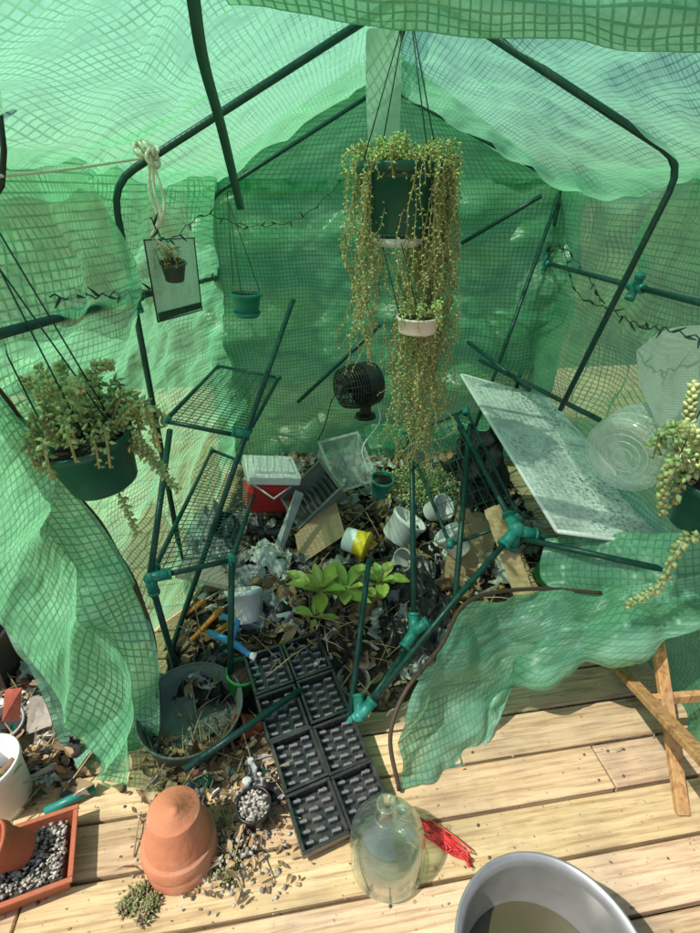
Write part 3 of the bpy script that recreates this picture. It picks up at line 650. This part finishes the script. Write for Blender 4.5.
board('cardboard_sheet',[W(458,505,1.9),W(500,520,1.9),W(480,600,1.6),W(440,585,1.6)],.004,m_card)
board('plastic_panel',[W(258,590,1.72),W(296,490,1.98),W(304,494,2.0),W(268,592,1.7)],.004,m_grey)
board('roof_tile',[W(180,555,1.75),W(235,568,1.75),W(228,590,1.6),W(175,578,1.6)],.02,M('tile_beige',(.46,.42,.34),.8))
b=MB(); c=[W(484,510,1.6),W(500,503,1.65),W(540,592,1.38),W(516,602,1.33)]
def bg_(u,v): return c[0].lerp(c[1],u).lerp(c[3].lerp(c[2],u),v)+V(0,0,.012*noise.noise(V(u*3,v*9,2)))
b.grid(bg_,8,30,m_card,tint=(1.3,1.25,1.15)); b.grid(lambda u,v:bg_(1,v)+V(.03*u,.02*u,-.1*u),4,30,m_card)
txt=bpy.data.curves.new('lettering','FONT'); txt.body='WE RECYCLE'; txt.size=.035; txt.extrude=.0004
to=bpy.data.objects.new('lettering',txt); scene.collection.objects.link(to)
bo=b.obj('paper_bag'); 
yv=(c[3]-c[0]).normalized(); zv=(c[1]-c[0]).cross(c[3]-c[0]).normalized()
if zv.z<0: zv=-zv
mt=Matrix((yv,zv.cross(yv),zv)).transposed().to_4x4(); mt.translation=bg_(.75,.38)+zv*.014
to.matrix_world=mt; txt.materials.append(m_blackp)
bpy.context.view_layer.update(); to.parent=bo; to.matrix_parent_inverse=bo.matrix_world.inverted()
b=MB(); C=W(345,538,1.75); ax=V(.85,-.35,-.12).normalized(); MT=TR(C,ax)
b.lathe([(.0005,0),(.045,0),(.048,.004),(.05,.05)],MT,m_white,32); b.lathe([(.0502,.05),(.0525,.075)],MT,m_yellow,32);b.lathe([(.0527,.075),(.055,.09),(.058,.09),(.058,.1),(.0005,.1)],MT,m_yellow,32)
b.obj('plastic_tub')
def mpot(name,px,py,Y,ax,r,h,mat,**k):
    b=MB(); pot(b,TR(W(px,py,Y),ax),r,h,mat,**k); return b.obj(name)
mpot('plastic_bucket',396,538,1.95,(.5,.1,.8),.085,.12,m_white,taper=.85)
mpot('plastic_pot',380,494,2.1,(.1,-.2,1),.055,.1,m_teal,fill=m_soil)
mpot('plastic_pot',430,512,2.0,(.5,-.5,.6),.06,.1,m_white)
mpot('plastic_pot',344,640,1.45,(.6,-.3,.5),.05,.09,m_teal)
mpot('plastic_pot',246,622,1.42,(-.1,.5,.8),.07,.12,m_white,n=6)
mpot('plastic_pot',240,688,1.22,(.2,-.1,1),.055,.1,M('plastic_green',(.03,.26,.06),.5),fill=m_soil)
mpot('plastic_pot',218,530,2.0,(.5,-.5,.6),.06,.11,m_blackp)
mpot('plastic_pot',462,552,1.7,(-.5,.2,.6),.06,.11,m_white)
mpot('plastic_pot',545,575,1.6,(.2,-.5,.8),.07,.12,M('plastic_leaf_green',(.05,.32,.08),.5))
mpot('plastic_pot',448,470,2.2,(.5,-.5,.6),.055,.1,m_blackp)
mpot('plastic_pot',500,480,2.2,(-.5,-.5,.6),.055,.1,m_blackp)
mpot('plastic_pot',415,560,1.75,(-.6,-.5,.4),.05,.09,m_grey)
b=MB(); C=W(348,690,1.25); MT=TR(C,(.2,-.3,1)); pot(b,MT,.06,.1,m_clear,taper=.8); b.obj('plastic_cup')
mpot('terracotta_pot',258,725,1.1,(-.9,-.5,.5),.045,.075,m_terra2)
mpot('terracotta_pot',238,712,1.2,(.6,-.5,-.3),.04,.07,m_terra2)
mpot('terracotta_pot',278,690,1.3,(-.2,-.8,.4),.035,.06,m_red)
b=MB(); C=G(196,728,0); pot(b,TR(C,(0,-.08,1)),.165,.12,m_tub,taper=.88,rim=.06,n=56)
for i in range(26): scrap(b,C+V(U(-.1,.1),U(-.1,.1),U(.02,.03)),random.choice(('leaf','stick','stone')),.6)
b.obj('garden_tub')
b=MB()
for q in(((180,618,1.4),(205,600,1.45)),((192,640,1.35),(222,608,1.4)),((205,640,1.3),(235,620,1.4))): b.tube([W(*q[0]),W(*q[1])],[.008,.011],m_orange,10)
b.tube([W(205,600,1.45),W(222,590,1.5)],.004,m_alu,6); b.tube([W(222,608,1.4),W(236,600,1.45)],.004,m_alu,6); b.obj('hand_tool')
b=MB(); b.tube([W(208,632,1.32),W(232,642,1.3),W(250,655,1.25)],[.011,.013,.010],m_blue,12); b.tube([W(232,642,1.3),W(238,622,1.32),W(222,616,1.35)],[.009,.011,.011],m_blue,12); b.lathe([(.010,0),(.016,.02),(.0005,.022)],TR(W(250,655,1.25),(1,-.2,-.3)),m_white,14); b.obj('spray_nozzle')
def tarp(name,C4,mat,amp=.04,fr=6,seed=1,n=60):
    b=MB(); C4=[Vector(p) for p in C4]
    def fn(u,v):
        p=C4[0].lerp(C4[1],u).lerp(C4[3].lerp(C4[2],u),v); q=V(p.x*fr+seed,p.y*fr,p.z*fr)
        ed=noise.noise(V(u*5,v*5,seed*3))*.04
        return p+V(ed,noise.noise(V(u*6,v*6,seed*5))*.04,1*(noise.noise(q)-.8*abs(noise.noise(q*2.2))-.4*abs(noise.noise(q*5)))*amp*1.5)
    b.grid(fn,n,n,mat,smooth=True); return b.obj(name)
tarp('black_shade_cloth',[W(455,430,2.25),W(500,430,2.2),W(512,495,1.8),W(462,495,1.9)],m_blacknet,.07)
tarp('black_plastic_sheet',[G(385,560,.22),G(450,560,.22),G(440,650,.14),G(375,640,.14)],m_blackp,.06,8,3)
tarp('black_plastic_sheet',[G(170,640,.1),G(240,630,.12),G(215,700,.08),G(165,700,.05)],m_blackp,.06,8,5)
tarp('grey_plastic_sheet',[G(185,505,.2),G(262,510,.2),G(262,560,.16),G(180,560,.16)],m_sheet,.09,7,7)
tarp('grey_plastic_sheet',[G(225,560,.18),G(300,575,.18),G(265,650,.12),G(215,640,.12)],m_sheet,.08,7,9)
tarp('grey_plastic_sheet',[G(400,605,.16),G(450,600,.16),G(455,660,.08),G(400,670,.08)],m_sheet,.05,7,11)
tarp('white_paper',[G(430,535,.2),G(478,530,.22),G(480,560,.18),G(440,565,.18)],m_paper,.05,7,12,20)
tarp('white_paper',[G(255,530,.22),G(292,545,.22),G(285,575,.2),G(250,565,.2)],m_paper,.05,7,15,20)
tarp('plastic_sheet',[G(540,560,.2),G(600,560,.2),G(590,600,.15),G(545,600,.15)],m_paper,.06,7,14,20)
def rosette(b,C,L,n,mat,w=.24,t0=.9,elv=(0.1,1.1)):
    for i in range(n):
        a=i*2.4+U(-.2,.2); e=elv[0]+(elv[1]-elv[0])*i/n; l=L*(1-.55*i/n)*U(.85,1.1)
        dd=V(math.cos(a)*math.cos(e),math.sin(a)*math.cos(e),math.sin(e)); g=U(.8,1.35)
        b.leaf(C+dd*.01,dd,V(0,0,1),l,l*w,mat,U(.05,.35),.22,(g*U(.95,1.4),g*1.1,g*U(.6,.9)),'spat',.008)
b=MB(); C=G(320,592,.26); b.tube([C-V(0,0,.14),C],.012,m_stem,8); rosette(b,C,.18,10,m_succ,.2,elv=(.15,1.2))
C2=G(346,590,.25); b.tube([C,C2],.01,m_stem,8); rosette(b,C2,.15,8,m_succ,.22)
C3=G(380,582,.27); rosette(b,C3,.11,8,m_succ,.28); b.tube([C2,C3],.008,m_stem,8)
C4=G(315,618,.2); rosette(b,C4,.09,7,m_succ,.2)
for i in range(8): b.leaf(C-V(U(-.08,.1),U(0,.08),.1),rdir(.2),V(0,0,1),.1,.02,m_dead,.4,.3,gt(1,1.8))
b.obj('succulent_plant')
def clump(name,pts_,sz,mats):
    b=MB()
    for px,py in pts_:
        C=G(px,py,.0); s1=sz*U(.7,1.2)
        b.lathe([(.0005,s1*.5),(s1*.5,s1*.42),(s1*.9,s1*.2),(s1,0)],TR(C),m_soil,14,.25)
        for i in range(130):
            a=U(0,6.28);e=U(.0,1.5); dd=V(math.cos(a)*math.cos(e),math.sin(a)*math.cos(e),math.sin(e)); q=U(.6,1.5); p=C+V(dd.x*s1*q,dd.y*s1*q,dd.z*s1*.45)
            b.bead(p,dd+rdir()*1.0,U(.006,.02),U(.002,.004),random.choice(mats),gt(.4,1.3))
    b.obj(name)
clump('moss_clump',((143,893),(152,903),(133,900),(146,912),(128,908)),.017,(m_moss,m_succ,m_moss,m_stem))
clump('moss_clump',((225,850),(215,866),(236,838),(228,878),(212,852),(240,856)),.021,(m_moss,m_burro,m_succ,m_moss,m_stem))
# ---------------------------------------------------------------- panel, jar
pc=[W(462,374,2.3),W(548,398,2.35),W(684,548,1.45),W(558,530,1.42)]
b=MB(); nrm=(pc[1]-pc[0]).cross(pc[3]-pc[0]).normalized()
if nrm.z<0:nrm=-nrm
def pf(u,v): return pc[0].lerp(pc[1],u).lerp(pc[3].lerp(pc[2],u),v)
b.grid(lambda u,v:pf(u,v),10,10,m_panel); b.grid(lambda u,v:pf(u,v)-nrm*.012,10,10,m_panel)
for k in range(4):
    p,q=pc[k],pc[(k+1)%4]; b.tube([p-nrm*.006,q-nrm*.006],.008,m_white,6)
b.obj('acrylic_panel')
b=MB(); A=W(622,457,1.55); ax=V(.62,.55,.1).normalized(); MT=TR(A,ax); r=.128
b.lathe([(.0005,.02),(.05,.018),(.085,.004),(.11,0),(r,.012),(r+.003,.04),(r,.09),(r+.003,.12),(r,.17),(r-.02,.22),(.05,.27),(.045,.30),(.05,.3),(.05,.31),(.042,.31)],MT,m_clear,48)
for q in (.03,.055,.08,.1): b.tube([MT@V(q*math.cos(i*.2094),q*math.sin(i*.2094),.004) for i in range(31)],.0025,m_clear,6,False)
for z in (.012,.07,.13,.19): b.tube([MT@V((r+.002-(.012 if z>.18 else 0))*math.cos(i*.2094),(r+.002-(.012 if z>.18 else 0))*math.sin(i*.2094),z) for i in range(31)],.003,m_clear,6,False)
b.obj('plastic_jar')
# ---------------------------------------------------------------- seed trays
p00=G(243,658,.15); p10=G(310,638,.15); p01=G(302,860,.035)
vv=(p01-p00); uu=p10-p00; uu=(uu-vv*(uu.dot(vv)/vv.length_squared)); Lv=vv.length; 
uu=uu.normalized(); vn=vv.normalized(); nn=uu.cross(vn)
if nn.z<0: nn=-nn
MT=Matrix((uu,vn,nn)).transposed().to_4x4(); MT.translation=p00
b=MB(); Wd=.268; cw=Wd/2; cl=Lv/4
for i in range(2):
    for j in range(4):
        ox=i*cw+U(-.002,.002);oy=j*cl+U(-.003,.003); rz=Matrix.Rotation(U(-.012,.012),4,'Z')
        T=lambda x,y,z: MT@Matrix.Translation((ox,oy,0))@rz@Matrix.Translation((x,y,z))
        b.box((cw-.004,.009,.034),T(cw/2,.006,0),m_tray); b.box((cw-.004,.009,.034),T(cw/2,cl-.006,0),m_tray)
        b.box((.009,cl-.022,.034),T(.006,cl/2,0),m_tray); b.box((.009,cl-.022,.034),T(cw-.006,cl/2,0),m_tray)
        b.box((cw-.012,cl-.014,.004),T(cw/2,cl/2,-.022),m_tray)
        for a in range(3):
            for c_ in range(5):
                x=.028+a*(cw-.056)/2; yy=.024+c_*(cl-.048)/4+(.005 if a%2 else -.003)
                b.box((.026,.008,.02),T(x,yy,-.010)@Matrix.Rotation(.12,4,'Z'),m_tray,tint=(8,8,8),bev=.12)  # raised bars tinted much paler: their highlights are painted into the colour
                b.box((.009,.013,.012),T(x+.006,yy-.003,-.013),m_tray,tint=(4,4,4),bev=.12)
b.obj('seed_tray')
# ---------------------------------------------------------------- deck objects
def tpot(b,MT,r,h,mat=m_terra):
    b.lathe([(.0005,.0),(.012,.0),(.012,.001),(r*.66,0),(r*.68,.004),(r*.88,h*.72),(r*.885,h*.73),(r*.97,h*.735),(r*.985,h*.75),(r*1.02,h-.005),(r*1.01,h),(r*.93,h),(r*.91,h-.004),(r*.82,h*.7),(r*.58,.014),(.0005,.012)],MT,mat,56)
b=MB(); C=G(182,853,0); tpot(b,TR(C+V(0,0,.15),(.03,0,-1)),.094,.15); b.obj('terracotta_pot')
b=MB(); tpot(b,TR(C+V(.006,.006,.188),(-.04,-.03,-1)),.094,.152); b.obj('terracotta_pot')
b=MB(); C=G(256,818,0); MT=TR(C,(0,-.05,1)); pot(b,MT,.05,.075,m_blackp,fill=m_soil,n=32); stones(b,MT,.042,.066,150); b.obj('plant_pot')
b=MB(); C=G(34,870,0); MT=TR(C,(0,0,1),(.93,.35,0)); openbox(b,MT,.1,.085,.06,.004,m_terra2,.92,.012); b.box((.17,.145,.02),MT@Matrix.Translation((0,0,.035)),m_soil)
for i in range(480):
    s=U(.003,.008); b.lathe([(.0004,s*.6),(s,0),(.0004,-s*.6)],MT@Matrix.Translation((U(-.085,.085),U(-.07,.07),.05+U(-.004,.004)))@Matrix.Rotation(U(0,3),4,'X'),m_gravel,5,.1,gt(.5,1.5))
b.obj('planter_box')
b=MB(); tpot(b,TR(G(25,850,.06),(-.55,-.35,.8)),.06,.1,m_terra2); b.obj('terracotta_pot')
b=MB(); C=G(388,862,0); MT=TR(C+V(0,0,.002),(-.05,.03,1)); r=.096
b.lathe([(.0005,.012),(.05,.008),(r*.9,0),(r,.012),(r*1.0,.1),(r*.93,.14),(r*.7,.175),(.03,.2),(.02,.215),(.018,.24),(.023,.243),(.023,.253),(.017,.255),(.013,.25),(.014,.22),(.026,.197),(r*.66,.17),(r*.88,.137),(r*.95,.1),(r*.95,.016),(.05,.013),(.0005,.017)],MT,m_glass,56)
for zz_,q in((.012,.99),(.2,.30),(.248,.235)): b.tube([MT@V(r*q*math.cos(i*.2094),r*q*math.sin(i*.2094),zz_) for i in range(31)],.002,m_glass,6,False)
hp=[MT@V(.02,0,.235),MT@V(.05,0,.238),MT@V(.052,0,.205),MT@V(.035,0,.195)]; b.tube([crl(hp,i/10) for i in range(11)],.006,m_glass,8)
b.lathe([(.0005,.03),(r*.93,.03)],MT,glass_mat('old_water',(.8,.84,.66),.02,df_=(.03,.1)),40)
b.obj('glass_jug')
b=MB(); C=G(442,840,.012)
for i in range(20):
    P=[]
    for _ in range(6):
        t=random.gauss(0,.035); P.append(C+V(t+random.gauss(0,.010),-t*.75+random.gauss(0,.012),U(-.008,.014)))
    b.tube([crl(P,k/20) for k in range(21)],.002,m_red,6,tint=gt(.6,1.3))
b.tube([G(424,822,.02),G(458,850,.02)],.005,m_red,8); b.obj('red_twine')
b=MB(); C=G(553,962,.33); base=V(C.x,C.y,.0); r=.168
b.lathe([(.0005,.002),(r*.8,.002),(r*.83,.01),(r*.97,.31),(r*1.0,.318),(r*1.03,.325),(r*1.04,.333),(r*1.03,.338),(r*1.0,.336),(r*.95,.326),(r*.935,.31),(r*.80,.02),(.0005,.012)],TR(base),m_alu,72)
b.lathe([(.0005,.19),(r*.874,.19)],TR(base),m_water,48)
for i in range(16): 
    a=U(0,6.28);q=U(0,.8)*r; b.leaf(base+V(q*math.cos(a),q*math.sin(a),.192),V(U(-1,1),U(-1,1),0),V(0,0,1),U(.004,.012),.002,m_dead,0,0,gt(.5,.8))
b.obj('metal_pot')
ch=MB()
def slat(a,c_,w_,t_,up=V(0,0,1)):
    a=Vector(a);c_=Vector(c_); zz=(c_-a); L=zz.length; ch.box((w_,t_,L),TR((a+c_)/2,zz,up),m_chair,(U(.85,1.15),)*3)
o=V(.46,.0,0)
for s in (0,1):
    slat(G(592,640,0)+o*s,G(716,772,.43)+o*s,.036,.022,V(1,0,0)); slat(G(672,815,0)+V(.03,0,0)+o*s,G(672,815,0)+V(.05,.42,.40)+o*s,.036,.022,V(1,0,0))
for k in range(6):
    y=.70+k*.085; slat(V(1.0,y,.445),V(1.45,y,.445),.06,.016,V(0,1,0))
slat(G(650,700,.2),G(770,690,.2),.035,.02)
ch.obj('folding_chair')
b=MB(); C=G(8,800,0); pot(b,TR(C,(0,-.05,1)),.085,.19,m_white,taper=.82,n=40,rim=.08); b.tube([C+V(-.09,0,.17),C+V(0,-.12,.1),C+V(.09,0,.17)],.003,m_alu,6); b.obj('plastic_bucket')
b=MB(); C=G(-15,665,0); openbox(b,TR(C,(0,0,1)),.2,.16,.26,.004,m_blackp); b.obj('storage_bin')
board('seed_packet',[W(30,698,1.1),W(50,695,1.12),W(52,725,1.05),W(26,735,1.02)],.004,M('packet_print',(.35,.3,.25),.5,.7,30,0))
board('seed_packet',[W(5,690,1.1),W(22,688,1.12),W(20,720,1.05),W(2,722,1.02)],.004,M('packet_print_red',(.5,.12,.08),.5,.7,30,0))
board('wood_offcut',[W(38,745,1.05),W(52,742,1.05),W(35,800,.95),W(22,800,.95)],.02,m_card)
b=MB()
for i in range(420):
    p=G(U(-20,90),U(660,800),0); p.z=U(0,.06); scrap(b,p,random.choices(('leaf','stick','shard','stone','film','label'),(35,14,14,20,6,4))[0],.8)
b.obj('debris')
mpot('plastic_pot',62,775,.98,(.5,-.4,.6),.04,.07,m_blackp)
mpot('plastic_pot',15,725,1.1,(.2,-.4,.8),.05,.09,m_grey)
print('verts',sum(len(o.data.vertices) for o in scene.objects if o.type=='MESH'))
